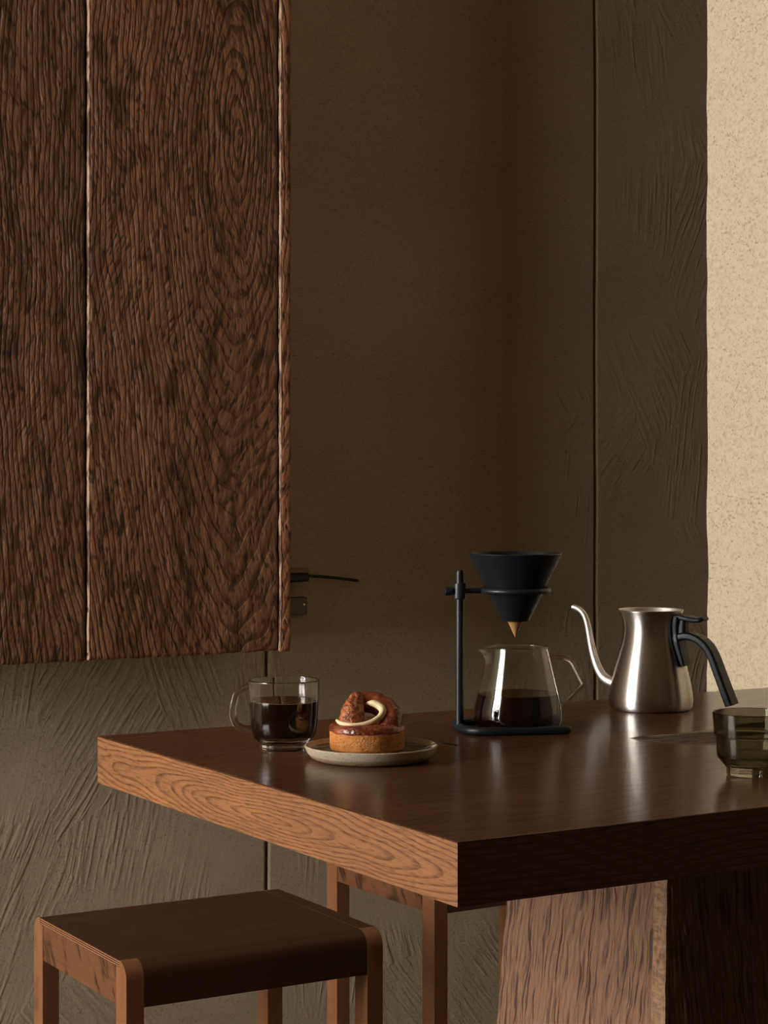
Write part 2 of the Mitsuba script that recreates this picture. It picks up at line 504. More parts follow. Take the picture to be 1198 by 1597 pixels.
def plaster_panel(x0, x1, fine):
    """A panel with rounded long edges; its face is slightly uneven."""
    g = 0.0022
    x0, x1 = x0 + g, x1 - g
    rr = 0.0055
    prof = [(x0, 0.02)] + [(x0 + rr * (1 - math.cos(t)), rr * (1 - math.sin(t))) for t in np.linspace(0, math.pi / 2, 6)]
    prof += [(x, 0.0) for x in np.linspace(x0 + rr, x1 - rr, fine)[1:-1]]
    prof += [(x1 - rr * (1 - math.sin(t)), rr * (1 - math.cos(t))) for t in np.linspace(0, math.pi / 2, 6)] + [(x1, 0.02)]
    prof = np.array(prof)
    zs = np.linspace(0.0, 2.7, 10 if fine < 10 else 240)
    X, Z = np.meshgrid(prof[:, 0], zs)
    Y = WY1 + np.repeat(prof[None, :, 1], len(zs), 0)
    if fine >= 10:
        P = np.stack([X, Y * 0, Z], -1)
        X = X + (meshkit.noise(np.stack([X * 0 + (X > (x0 + x1) / 2), Z * 9, Z * 0], -1), 3) - .5) * 0.0012 * ((X < x0 + .01) | (X > x1 - .01))
        Y = Y + (meshkit.fbm(P * 6, 3, 5) - .5) * 0.004
    m, k = X.shape
    i, j = np.meshgrid(np.arange(m - 1), np.arange(k - 1), indexing='ij')
    q = np.stack([i * k + j, i * k + j + 1, (i + 1) * k + j + 1, (i + 1) * k + j], -1).reshape(-1, 4)
    return trimesh.Trimesh(np.stack([X, Y, Z], -1).reshape(-1, 3), np.vstack([q[:, [0, 1, 2]], q[:, [0, 2, 3]]]), process=False)


for i, (a, b) in enumerate(zip(JOINTS, JOINTS[1:])):
    add('wall_back__panel' + (f'_{i:03d}' if i else ''), plaster_panel(a, b, 80 if b > 0.9 else 4), 'plaster', smooth=True)

# right wall: a pier of thick sandy plaster with uneven corners; the dark back wall goes on behind it
add('wall_passage', box(WX1, WX1 + .2, WY0 - .2, WY1 + .2, 0, 2.7), 'room_plaster')
tag('wall_passage', kind='structure')
zs = np.linspace(0, 2.7, 260)
r_ = .009
prof = [(RY0, .26), (RY0, .05)] + [(RY0 + r_ * (1 - math.cos(t)), r_ * (1 - math.sin(t))) for t in np.linspace(0, math.pi / 2 - .15, 7)] + [(y, 0.0) for y in np.linspace(RY0 + .012, RY - .012, 160)]
prof += [(RY - r_ * (1 - math.sin(t)), r_ * (1 - math.cos(t))) for t in np.linspace(.15, math.pi / 2, 7)] + [(RY, .05), (RY, .26), (RY0, .26)]
prof = np.array(prof)
Yg, Zg = np.meshgrid(prof[:, 0], zs)
Xg = RX + np.repeat(prof[None, :, 1], len(zs), 0)
Xg = Xg + (meshkit.fbm(np.stack([Yg * 0, Yg * 7, Zg * 9], -1), 3, 11) - .5) * 0.006 * (Xg < RX + .2)
Yg = Yg + (meshkit.fbm(np.stack([Zg * 0, Zg * 0, Zg * 13], -1), 4, 12) - .5) * 0.006 * ((Yg > RY - .02) | (Yg < RY0 + .02))
k = len(prof)
i, j = np.meshgrid(np.arange(len(zs) - 1), np.arange(k - 1), indexing='ij')
q = np.stack([i * k + j, (i + 1) * k + j, (i + 1) * k + j + 1, i * k + j + 1], -1).reshape(-1, 4)
add('wall_right', trimesh.Trimesh(np.stack([Xg, Yg, Zg], -1).reshape(-1, 3), np.vstack([q[:, [0, 1, 2]], q[:, [0, 2, 3]]]), process=False), 'sand_plaster', smooth=True)


# ------------------------------------------------------------------ hewn boards
def hewn_board(x0, x1, z0, z1, yf, yb, seed, step=0.003, amp=0.0022, wob=0.0016, zcut=None):
    """A board with a hewn front face (towards -y), rounded uneven edges, closed."""
    nx, nz = max(int((x1 - x0) / step), 6) + 1, int((z1 - z0) / step) + 1
    X, Z = np.meshgrid(np.linspace(x0, x1, nx), np.linspace(z0, z1, nz))
    fx = (X - x0) / (x1 - x0)
    zl = np.linspace(z0, z1, nz)
    wl_ = (meshkit.fbm(np.stack([zl * 45, zl * 0, zl * 0 + seed], -1), 3, seed) - .5) * 2 * wob
    wr_ = (meshkit.fbm(np.stack([zl * 45, zl * 0 + 9, zl * 0 + seed], -1), 3, seed + 5) - .5) * 2 * wob
    Xd = X + wl_[:, None] * (1 - fx) + wr_[:, None] * fx
    xl = np.linspace(x0, x1, nx)
    wb = (meshkit.fbm(np.stack([xl * 45, xl * 0 + 4, xl * 0 + seed], -1), 3, seed + 8) - .5) * 2 * wob
    fz = np.clip((z0 + .03 - Z) / .03, 0, 1)
    Zd = Z + wb[None, :] * fz
    if zcut is not None:
        Zd = Zd + zcut(X) * np.clip((z0 + .2 - Z) / .2, 0, 1)
    P = np.stack([X, X * 0 + seed, Z], -1)
    h = meshkit.fbm(P * np.array([95, 1, 26]), 3, seed) * .7 + meshkit.fbm(P * np.array([28, 1, 8]), 2, seed + 3) * .6
    e = np.minimum.reduce([X - x0, x1 - X, Z - z0])
    rr = 0.0015
    rnd = rr - np.sqrt(np.maximum(rr ** 2 - np.maximum(rr - e, 0) ** 2, 0))
    Y = yf + (h - .65) * amp * 2 + rnd
    front = np.stack([Xd, Y, Zd], -1).reshape(-1, 3)
    back = np.stack([Xd, X * 0 + yb, Zd], -1)
    k = nx
    i, j = np.meshgrid(np.arange(nz - 1), np.arange(nx - 1), indexing='ij')
    q = np.stack([i * k + j, i * k + j + 1, (i + 1) * k + j + 1, (i + 1) * k + j], -1).reshape(-1, 4)
    loop = np.r_[np.arange(nx), np.arange(1, nz) * k + nx - 1, (nz - 1) * k + np.arange(nx - 2, -1, -1), np.arange(nz - 2, 0, -1) * k]
    bl = back.reshape(-1, 3)[loop]
    n0 = len(front)
    L = len(loop)
    a = np.arange(L)
    s = np.stack([loop[a], n0 + a, n0 + (a + 1) % L, loop[(a + 1) % L]], -1)
    cen = np.array([[(x0 + x1) / 2, yb, (z0 + z1) / 2]])
    cap = np.stack([n0 + a, np.full(L, n0 + L), n0 + (a + 1) % L], 1)
    F = np.vstack([q[:, [0, 1, 2]], q[:, [0, 2, 3]], s[:, [0, 1, 2]], s[:, [0, 2, 3]], cap])
    return trimesh.Trimesh(np.vstack([front, bl, cen]), F, process=False)


# wall cabinet: shallow, two hewn doors between side panels, each plank a little proud of the one to its left
CB, CT, CF = 0.7650, 2.3, 2.905
tag('wall_cabinet', 'tall shallow hewn dark oak wall cabinet hung on the plaster wall at the left', 'cabinet')
add('wall_cabinet__carcass', box(0.8294, 1.5206, CF + .034, WY1 + .002, CB + .012, CT), 'seat_stain')
add('wall_cabinet__door', hewn_board(1.1860, 1.5184, CB, CT, CF - .006, CF + .03, 21), 'hewn_oak', smooth=30)
add('wall_cabinet__door_001', hewn_board(0.8254, 1.1809, CB - .001, CT, CF, CF + .03, 33), 'hewn_oak', smooth=30)
add('wall_cabinet__side_panel', hewn_board(1.5218, 1.5397, CB - .001, CT, CF - .012, WY1 + .002, 45, amp=.0012, wob=.001), 'hewn_oak', smooth=30)
add('wall_cabinet__side_panel_001', hewn_board(0.7994, 0.8214, CB, CT, CF, WY1 + .002, 57, amp=.0012, wob=.001), 'hewn_oak', smooth=30)


# raw, pale, chipped arrises on the left edges of the planks
def raw_c(p, n, uv):
    worn = smoothstep(0.35, 0.7, noise(p.z * 38, p.x * 60, 2.0) * 0.6 + 0.4 * noise(p.z * 140, p.x * 300, p.y * 300))
    return mix((0.105, 0.048, 0.024), (0.42, 0.275, 0.185), worn)


scene['raw_oak'] = surf(mikit.proc(raw_c), 0.6)
for key, x, yf, sd in (('door', 1.1860, CF - .006, 91), ('door_001', 0.8254, CF, 92), ('side_panel', 1.5218, CF - .012, 93), ('side_panel_001', 0.7994, CF, 94)):
    add(f'wall_cabinet__{key}__raw_edge', hewn_board(x - .0012, x + .0012, CB + .0005, CT, yf + .0004, yf + .016, sd, amp=.0014, wob=.0011), 'raw_oak', smooth=30)

# fittings on the wall beside the cabinet
tag('wall_fitting', 'small black wall fitting with a long thin rod beside the cabinet', 'wall fitting')
add('wall_fitting__block', box(1.6118, 1.6718, WY1 - .030, WY1 + .004, 0.8669, 0.8822, .003), 'black_resin')
add('wall_fitting__cap', box(1.6118, 1.6723, WY1 - .028, WY1 + .004, 0.8824, 0.8901, .0015), 'brown_block')
add('wall_fitting__rod', tube(spline([(1.6678, WY1 - .016, 0.8771), (1.7250, WY1 - .014, 0.8721), (1.7782, WY1 - .012, 0.8651)], 10), .0026, 12, round_ends=True), 'black_resin', smooth=40)
tag('wall_plate', 'small dark square wall plate below the thin rod beside the cabinet', 'wall plate')
add('wall_plate__plate', box(1.5970, 1.6770, WY1 - .012, WY1 + .004, 0.8075, 0.8390, .002), 'dull_plate')
add('wall_plate__screw', place(lathe([(0, .002), (.002, .0016), (.0032, 0), (.0032, -.002), (0, -.002)], 20), 0, (0, 0, 0)).apply_transform(
    trimesh.transformations.translation_matrix((1.6692, WY1 - .0125, 0.8260)) @ trimesh.transformations.rotation_matrix(math.pi / 2, (1, 0, 0))), 'polished_steel', smooth=40)

# ------------------------------------------------------------------ table
TX0, TX1, TY0, TY1, TZ = 0.896, 2.09, 1.388, 2.165, 0.75
tag('table', 'thick dark-stained oak table with a slanted slab pedestal carrying the coffee things', 'table')
nx, ny = 420, 215
gx = np.linspace(TX0 + .001, TX1 - .001, nx)
gy = np.linspace(TY0 + .001, TY1 - .001, ny)
X, Y = np.meshgrid(gx, gy)
nsm = lambda a, b, x: (lambda t: t * t * (3 - 2 * t))(np.clip((x - a) / (b - a), 0, 1))
k_ = crack_mask(X, Y, lambda u, v: meshkit.noise(np.stack(np.broadcast_arrays(u, v, 0.0 * u + 0.5), -1), 4), nsm)
H = TZ - 0.0026 * k_ * (0.4 + meshkit.noise(np.stack([X * 45, Y * 330, X * 0], -1), 8)) + (meshkit.fbm(np.stack([X * 3, Y * 5, X * 0], -1), 2, 9) - .5) * 0.0005
top = np.stack([X, Y, H], -1).reshape(-1, 3)
i, j = np.meshgrid(np.arange(ny - 1), np.arange(nx - 1), indexing='ij')
q = np.stack([i * nx + j, i * nx + j + 1, (i + 1) * nx + j + 1, (i + 1) * nx + j], -1).reshape(-1, 4)
loop = np.r_[np.arange(nx), np.arange(1, ny) * nx + nx - 1, (ny - 1) * nx + np.arange(nx - 2, -1, -1), np.arange(ny - 2, 0, -1) * nx]
r1 = top[loop] + (top[loop] - np.array([(TX0 + TX1) / 2, (TY0 + TY1) / 2, 0])) * 0
dx = np.where(np.isclose(r1[:, 0], gx[0]), -.001, np.where(np.isclose(r1[:, 0], gx[-1]), .001, 0))
dy = np.where(np.isclose(r1[:, 1], gy[0]), -.001, np.where(np.isclose(r1[:, 1], gy[-1]), .001, 0))
r2 = np.c_[r1[:, 0] + dx, r1[:, 1] + dy, r1[:, 2] * 0 + TZ - .0008]
r3 = np.c_[r2[:, :2], r2[:, 2] * 0 + TZ - .0012]
L, n0 = len(loop), len(top)
a = np.arange(L)
F = [q[:, [0, 1, 2]], q[:, [0, 2, 3]]]
for A, B in ((loop, n0 + a), (n0 + a, n0 + L + a)):
    s = np.stack([A, B, np.roll(B, -1), np.roll(A, -1)], -1)
    F += [s[:, [0, 1, 2]], s[:, [0, 2, 3]]]
F += [np.stack([n0 + L + a, np.full(L, n0 + 2 * L), n0 + L + np.roll(a, -1)], 1)]
add('table__tabletop', trimesh.Trimesh(np.vstack([top, r2, r3, [[(TX0 + TX1) / 2, (TY0 + TY1) / 2, TZ - .0012]]]), np.vstack(F), process=False), 'table_top', smooth=30)


def edge_board(p0, p1, q1, q0, z0, z1, c=.0008):
    """A board with mitred ends: outer corners p0, p1, inner corners q1, q0."""
    P = [np.array(v, float) for v in (p0, p1, q1, q0)]
    mid = sum(P) / 4
    V = []
    for z, k in ((z0, 1), (z0 + c, 0), (z1 - c, 0), (z1, 1)):
        V += [np.r_[v + (mid - v) / np.linalg.norm(mid - v) * (0.0006 if k else 0), z] for v in P]
    return trimesh.convex.convex_hull(np.array(V))


bw = .024
zb, zt = TZ - .055, TZ - .0013
g = .0002
add('table__end_board', edge_board((TX0, TY0 + g), (TX0, TY1 - g), (TX0 + bw, TY1 - bw - g), (TX0 + bw, TY0 + bw + g), zb, zt), 'end_oak')
add('table__end_board_001', edge_board((TX1, TY0 + g), (TX1, TY1 - g), (TX1 - bw, TY1 - bw - g), (TX1 - bw, TY0 + bw + g), zb, zt), 'end_oak')
add('table__front_board', edge_board((TX0 + g, TY0), (TX1 - g, TY0), (TX1 - bw - g, TY0 + bw), (TX0 + bw + g, TY0 + bw), zb, zt), 'front_oak')
add('table__back_board', edge_board((TX0 + g, TY1), (TX1 - g, TY1), (TX1 - bw - g, TY1 - bw), (TX0 + bw + g, TY1 - bw), zb, zt), 'front_oak')
add('table__core', box(TX0 + bw, TX1 - bw, TY0 + bw, TY1 - bw, zb + .002, zt), 'seat_stain')

# pedestal: hewn panels that lean outwards towards the floor
PX0, PX1, PY0, PY1, PT, TAPER = 1.3165, 1.86, 1.6355, 1.9165, TZ - .0552, 0.062


def lean(v):
    v = np.array(v, float)
    k = (PT - v[:, 2]) * TAPER
    sx = (v[:, 0] - (PX0 + PX1) / 2) / ((PX1 - PX0) / 2)
    sy = (v[:, 1] - (PY0 + PY1) / 2) / ((PY1 - PY0) / 2)
    return np.c_[v[:, 0] + sx * k, v[:, 1] + sy * k, v[:, 2]]


def side_panel(face_x, back_x, ya, yb_, seed):
    m = hewn_board(ya, yb_, 0.0, PT, 0.0, abs(back_x - face_x), seed, amp=.0022, wob=.0008, step=.0026)
    v = m.vertices
    sgn = 1 if back_x > face_x else -1
    m.vertices = lean(np.c_[face_x + sgn * v[:, 1], v[:, 0], v[:, 2]])
    if m.volume < 0:
        m.invert()
    return m


fp = hewn_board(PX0 + .005, PX1, 0.0, PT, PY0, PY0 + .022, 71, amp=.0022, wob=.0012, step=.004)
fp.vertices = lean(fp.vertices)
bp = hewn_board(PX0 + .0235, PX1 - .0235, 0.0, PT, 0, .022, 73, amp=.0022, wob=.0012, step=.006)
bp.vertices = lean(np.c_[bp.vertices[:, 0], PY1 - bp.vertices[:, 1], bp.vertices[:, 2]])
bp.invert()
add('table__pedestal__front_panel', fp, 'pedestal_oak', smooth=30)
def grain_c(p, n, uv):
    g = fbm(p.z * 420, p.y * 160, p.x * 160, octaves=3)
    c = mix((0.21, 0.112, 0.060), (0.345, 0.195, 0.108), smoothstep(0.25, 0.7, g))
    return c * (1 - 0.22 * smoothstep(0.6, 0.8, noise(p.z * 90, p.y * 420, 2.0)))


scene['end_grain'] = surf(mikit.proc(grain_c), 0.6, lambda p, n, uv: fbm(p.z * 420, p.y * 160, p.x * 160, octaves=3), 0.0008, 6e-4, spec=0.3)
add('table__pedestal__end_grain', side_panel(PX0, PX0 + .0048, PY0 + .0004, PY0 + .0216, 85), 'end_grain', smooth=30)
add('table__pedestal__back_panel', bp, 'pedestal_oak', smooth=30)
add('table__pedestal__side_panel', side_panel(PX0 + .0016, PX0 + .024, PY0 + .0224, PY1, 81), 'pedestal_oak', smooth=30)
add('table__pedestal__side_panel_001', side_panel(PX1 - .001, PX1 - .023, PY0 + .0225, PY1, 83), 'pedestal_oak', smooth=30)


# ------------------------------------------------------------------ stools
def stool(key, x, y, ang):
    SW, SL, LW, LL, AP, R, ZT = .362, .317, .0232, .0326, .056, .022, .46

    def leg_poly(near):
        t = np.linspace(0, math.pi / 2, 9)
        if near:
            P = [(0, 0), (LL, 0), (LL, ZT - .0085), (R, ZT - .0085), (R, ZT)] + [(R - R * math.sin(q), ZT - R + R * math.cos(q)) for q in t]
        else:
            P = [(SL, 0), (SL - LL, 0), (SL - LL, ZT - .0085), (SL - R, ZT - .0085), (SL - R, ZT)] + [(SL - R + R * math.sin(q), ZT - R + R * math.cos(q)) for q in t]
        return sg.Polygon(P).buffer(0)

    n = 0
    for x0 in (0.0, SW - LW):
        for near in (True, False):
            add(f'{key}__leg' + (f'_{n:03d}' if n else ''), place(extrude_yz(leg_poly(near), x0, x0 + LW), ang, (x, y, 0)), 'birch', smooth=30)
            n += 1
    for n, x0 in enumerate((0.0006, SW - LW + .0006)):
        add(f'{key}__rail' + (f'_{n:03d}' if n else ''), place(box(x0, x0 + LW - .0012, LL, SL - LL, ZT - AP, ZT - .0086, .0006), ang, (x, y, 0)), 'figured_birch')
        add(f'{key}__seat_lip' + (f'_{n:03d}' if n else ''), place(box(x0 - .0004, x0 + LW - .0008, R + .0002, SL - R - .0002, ZT - .0084, ZT, .0004), ang, (x, y, 0)), 'seat_stain')
    n = 0
    for side in (0, 1):
        for z in (ZT - .0020, ZT - .0048, ZT - .0076):
            xa, xb = ((-.0004, .003) if side == 0 else (SW - .003, SW + .0004))
            add(f'{key}__ply_edge' + (f'_{n:03d}' if n else ''), place(box(xa, xb, R * .9, SL - R * .9, z, z + .0011), ang, (x, y, 0)), 'ply_light')
            n += 1
    # the seat: bent ply that rolls over into an apron at the front and at the back
    t = np.linspace(0, math.pi / 2, 10)
    e, th = .0008, .014
    R2 = R - e
    e = .0003
    out = [(e, ZT - AP)] + [(e + R2 - R2 * math.cos(q), ZT - e - R2 + R2 * math.sin(q)) for q in t] + [(SL - e - R2 + R2 * math.sin(q), ZT - e - R2 + R2 * math.cos(q)) for q in t] + [(SL - e, ZT - AP)]
    ri = R2 - th
    inn = [(SL - e - th, ZT - AP)] + [(SL - e - R2 + ri * math.cos(q), ZT - e - R2 + ri * math.sin(q)) for q in t] + [(e + R2 - ri * math.sin(q), ZT - e - R2 + ri * math.cos(q)) for q in t] + [(e + th, ZT - AP)]
    add(f'{key}__seat', place(extrude_yz(sg.Polygon(out + inn).buffer(0), LW, SW - LW), ang, (x, y, 0)), 'seat_stain', smooth=30)


stool('stool', .9616, 2.2329, -.0043)
tag('stool', 'brown bent ply stool with its whole seat in view, nearest the left', 'stool')
stool('stool_001', 1.5608, 2.4815, .0189)
tag('stool_001', 'brown stool mostly hidden behind the table corner, only legs and rail showing', 'stool')

# ------------------------------------------------------------------ things on the table
VR = -YAW                                      # turns local x to the right of the picture, local y away from the camera
# glass mug
MX, MY = 1.0320, 1.9557
out = [(0, 0.0016), (.020, .0016), (.0235, 0), (.0255, .0006), (.0262, .002), (.0258, .0055), (.0275, .0072), (.0308, .0098), (.0338, .0140), (.0358, .0195), (.0369, .0256), (.0378, .038), (.0388, .058), (.0395, .0755), (.0393, .0768), (.0385, .0773)]
inn = [(.0376, .0768), (.0372, .0755), (.0363, .058), (.0354, .038), (.0345, .0256), (.0333, .0200), (.0312, .0155), (.0280, .0120), (.0240, .0103), (.015, .0096), (0, .0095)]
mug = lathe(out + inn, 160)
hp = np.array([(-36.5, 71), (-46, 67.5), (-53.5, 62.5), (-57, 51), (-57.3, 37), (-54, 28), (-45, 22.5), (-35.5, 21.5)]) / 1000
hpath = rounded_path([(x, 0, z) for x, z in hp], .012, 6)
handle = tube(hpath, .0040, 24, up=(0, 1, 0))
solid = lathe(out[:-1] + [(0, .0773)], 96)
big = solid.copy()
big.vertices = big.vertices * np.array([1.0015, 1.0015, 1]) - [0, 0, .0001]
handle = from_manifold(to_manifold(handle) - to_manifold(big))
ang_h = VR + .12
tag('glass_mug', 'clear glass mug with a loop handle, half full of black coffee', 'mug')
add('glass_mug__body', place(mug, ang_h, (MX, MY, TZ + .0003)), 'clear_glass', smooth=40)
add('glass_mug__handle', place(handle, ang_h, (MX, MY, TZ + .0003)), 'clear_glass', smooth=50)
cof = lathe([(0, .0098), (.015, .0099), (.0241, .0106), (.0281, .0123), (.0314, .0158), (.0335, .0202), (.0347, .0257), (.0356, .038), (.0362, .0530), (.0357, .0544), (.0350, .0541), (0, .0540)], 128)
add('mug_coffee', place(cof, ang_h, (MX, MY, TZ + .0003)), 'coffee_dark', smooth=35)
tag('mug_coffee', 'black coffee inside the glass mug with the loop handle', 'coffee')

# plate
PLX, PLY = 1.0754, 1.8374
pl = [(0, .0012), (.050, .0012), (.054, 0), (.060, .0004), (.0655, .0035), (.0692, .0085), (.0714, .0132), (.0717, .0146), (.0711, .0155), (.0700, .0157), (.0690, .0150), (.0675, .0110), (.0650, .0075), (.061, .0060)]
tag('plate', 'round beige stoneware plate with a raw clay foot under the bun', 'plate')
add('plate__body', place(lathe(pl + [(.0605, .0050), (0, .0050)], 128), 0, (PLX, PLY, TZ + .0003)), 'stoneware', smooth=40)
add('plate__well', place(lathe([(.0672, .0107), (.0668, .0106), (.0649, .0078), (.061, .0063), (0, .0061), (0, .0056), (.0605, .0054), (.0650, .0072)], 128), 0, (PLX, PLY, TZ + .0003)), 'green_glaze', smooth=40)

# bun: a moulded base with a glazed coil on top and a ribbon of cream
BX, BY, BZ = 1.0845, 1.8620, TZ + .0066
rng = np.random.default_rng(5)


def crusty(mesh, amp, freq, seed, edge=.0016):
    m = mesh
    while m.edges_unique_length.max() > edge * 1.6:
        m = m.subdivide_to_size(edge * 1.6)
        m.merge_vertices()
        break
    n = m.vertex_normals
    d = (meshkit.fbm(m.vertices * freq, 4, seed) - .5) * 2
    m.vertices = m.vertices + n * (d * amp)[:, None]
    return m


def chain(pts, edge=.0018, smooth=12):
    """Dough: hulls of neighbouring balls, joined and relaxed."""
    total = None
    for (a, b) in zip(pts, pts[1:]):
        s = [m3.Manifold.sphere(p[3] / 1000, 24).translate((p[0] / 1000, p[1] / 1000, p[2] / 1000)) for p in (a, b)]
        hcur = m3.Manifold.batch_hull(s)
        total = hcur if total is None else total + hcur
    t = from_manifold(total.refine_to_length(edge))
    t.merge_vertices()
    trimesh.smoothing.filter_taubin(t, lamb=.5, nu=.52, iterations=smooth)
    return t


base = lathe([(0, 0), (.036, 0), (.0392, .0010), (.0403, .0035), (.0408, .012), (.0411, .022), (.0410, .0275), (.0396, .0315), (.0365, .0338), (.030, .0345), (.018, .0345), (0, .0345)], 150)
base.vertices = base.vertices * [1, 1, .84]
base = crusty(base, .0007, 120, 2)
cap_pts = []
na = 180
ang = np.arange(na) * 2 * np.pi / na
low = .0262 - .0035 * meshkit.fbm(np.stack([np.cos(ang) * 3.2, np.sin(ang) * 3.2, ang * 0], -1), 3, 4)
rows = []
for f_, rr_, zz_ in ((0, .0409, None), (.5, .0417, None), (1, .0417, .0280), (1, .0404, .0322), (1, .0370, .0350), (1, .030, .0358), (1, .018, .0358), (1, .001, .0358)):
    z_ = low + (.0280 - low) * f_ if zz_ is None else np.full(na, zz_)
    rows.append(np.stack([rr_ * np.cos(ang), rr_ * np.sin(ang), z_], -1))
V = np.vstack(rows)
j = np.arange(na)
F = []
for i_ in range(len(rows) - 1):
    A, B, C, D = i_ * na + j, i_ * na + (j + 1) % na, (i_ + 1) * na + (j + 1) % na, (i_ + 1) * na + j
    F += [np.stack([A, B, C], 1), np.stack([A, C, D], 1)]
V = V * [1, 1, .84]
glz = crusty(trimesh.Trimesh(V, np.vstack(F), process=False), .0009, 110, 7, .003)
coil = chain([(-12, 10, 48, 10.5), (-3, 12, 51, 11.5), (9, 11, 49.5, 12), (20, 6, 44.5, 12.5), (27, -2, 36.5, 12.5), (25.5, -12, 27, 12), (15, -22, 16, 11), (0, -26, 11, 11), (-16, -23, 11, 11), (-27, -10, 16, 10), (-28, 4, 22, 10)])
lobe = chain([(-17, -9, 29, 14.5), (-16, -7, 38, 13.5), (-14, -2, 47, 11), (-11, 3, 56, 7)])
coil, lobe = crusty(coil, .0013, 120, 11), crusty(lobe, .0014, 150, 13)
crm = spline([(-32, -13, 33), (-26, -22, 31), (-15, -26.5, 30), (-3, -26, 31), (8, -22, 34), (15, -16, 38.5), (17, -11, 44.5), (12.5, -7.5, 49), (5, -4, 51), (0, 0, 50)], 60) / 1000
sc_ = np.interp(np.linspace(0, 1, 60), [0, .1, .4, .65, .8, .92, 1], [.5, .75, .8, 1.2, 1.35, 1.1, .4])
cream = sweep(crm, circle(.0036, 18, .0030), up=(0, -1, .3), scale=sc_, round_ends=True)
cream = crusty(cream, .0005, 160, 19)
tag('bun', 'glazed caramel swirl bun with a ribbon of cream, standing on the stoneware plate', 'bun')
for nm, ms, bs in (('base', base, 'crust'), ('glaze', glz, 'caramel'), ('coil', coil, 'caramel'), ('lobe', lobe, 'bun_skin'), ('cream', cream, 'cream')):
    add('bun__' + nm, place(ms, VR, (BX, BY, BZ)), bs, smooth=True)
tag('bun__base', 'golden crumbly base')
tag('bun__cream', 'pale cream ribbon')

# fork: lies in the plate, its handle over the right rim
fk = spline([(.046, -.005, .0085), (.056, -.0065, .0115), (.067, -.008, .0172), (.078, -.0095, .0188), (.090, -.011, .0172)], 24)
fork_h = sweep(fk, rrect(.0060, .0018, .0008, 4), scale=np.interp(np.linspace(0, 1, 24), [0, .3, .8, 1], [.8, .6, 1.0, .9]), round_ends=True)
tag('fork', 'thin dark steel fork lying in the plate with its handle over the rim', 'fork')
add('fork__handle', place(fork_h, VR, (PLX, PLY, TZ)), 'dark_steel', smooth=40)
d_ = (fk[0] - fk[1]) / np.linalg.norm(fk[0] - fk[1])
sd_ = np.array([-d_[1], d_[0], 0])
hd = sweep(np.array([fk[1], fk[0] + d_ * .004, fk[0] + d_ * .009]), rrect(.017, .0016, .0007, 4), scale=[.5, 1, 1.05])
add('fork__head', place(hd, VR, (PLX, PLY, TZ)), 'dark_steel', smooth=40)
for n in range(4):
    o = fk[0] + d_ * .009 + sd_ * (n - 1.5) * .0048
    add('fork__tine' + (f'_{n:03d}' if n else ''), place(tube(np.array([o, o + d_ * .009, o + d_ * .014]), .0011, 10, scale=[1, 1, .6]), VR, (PLX, PLY, TZ)), 'dark_steel', smooth=40)

# drip stand
def cam_xy(x, d):
    return x * CY + d * SY, -x * SY + d * CY


CX, CYY = cam_xy(.1607, 2.375)                  # carafe centre
SA = VR + .185                                  # the stand's arms run to the right and slightly away
S0 = (CX, CYY, TZ)
tag('drip_stand', 'black steel pour-over stand with a U-shaped foot and a ring arm', 'coffee stand')
u = rounded_path([(.047, -.050, .0052), (-.0717, -.050, .0052), (-.0717, .050, .0052), (.047, .050, .0052)], .032, 10)
add('drip_stand__foot', place(tube(u, .0050, 20, up=(0, 0, 1), round_ends=True), SA, S0), 'black_steel', smooth=40)
rodx = -.0717
add('drip_stand__rod', place(lathe([(0, .002), (.0047, .002), (.0047, .187), (.0042, .1905), (.0034, .192), (0, .192)], 32), SA, rot([(rodx, 0, 0)], SA, S0)[0]), 'black_steel', smooth=40)
add('drip_stand__clamp', place(lathe([(0, .1575), (.0068, .1575), (.0076, .1585), (.0076, .1755), (.0068, .1765), (0, .1765)], 36), SA, rot([(rodx, 0, 0)], SA, S0)[0]), 'black_steel', smooth=40)
kn = sweep(np.array([(-.0070, 0, 0), (-.0085, 0, 0), (-.0090, 0, 0), (-.0105, 0, 0), (-.0170, 0, 0), (-.0180, 0, 0)]), circle(.0052, 28), scale=[.5, .5, .92, 1, 1, .88])
add('drip_stand__knob', place(kn, SA, rot([(rodx, 0, .167)], SA, S0)[0]), 'black_steel', smooth=40)
DX = -.0033                                     # the dripper's axis lies a little left of the carafe's
RZ = .1672
ring = lathe([(.0392 + .0042 * math.cos(t), RZ + .0036 * math.sin(t)) for t in np.linspace(0, 2 * math.pi, 17)[:-1]], 96, closed=True)
dax = rot([(DX, 0, 0)], VR, S0)[0]
add('drip_stand__ring', place(ring, 0, dax), 'black_steel', smooth=50)
arm0, arm1 = rot([(rodx + .006, 0, RZ)], SA, S0)[0], dax + np.array([0, 0, RZ])
dv = (arm0 - arm1)
arm1 = arm1 + dv / np.linalg.norm(dv) * .0385
add('drip_stand__arm', tube(np.array([arm0, arm0 * .5 + arm1 * .5, arm1]), .0030, 18, scale=[1, 1, 1.15]), 'black_steel', smooth=50)

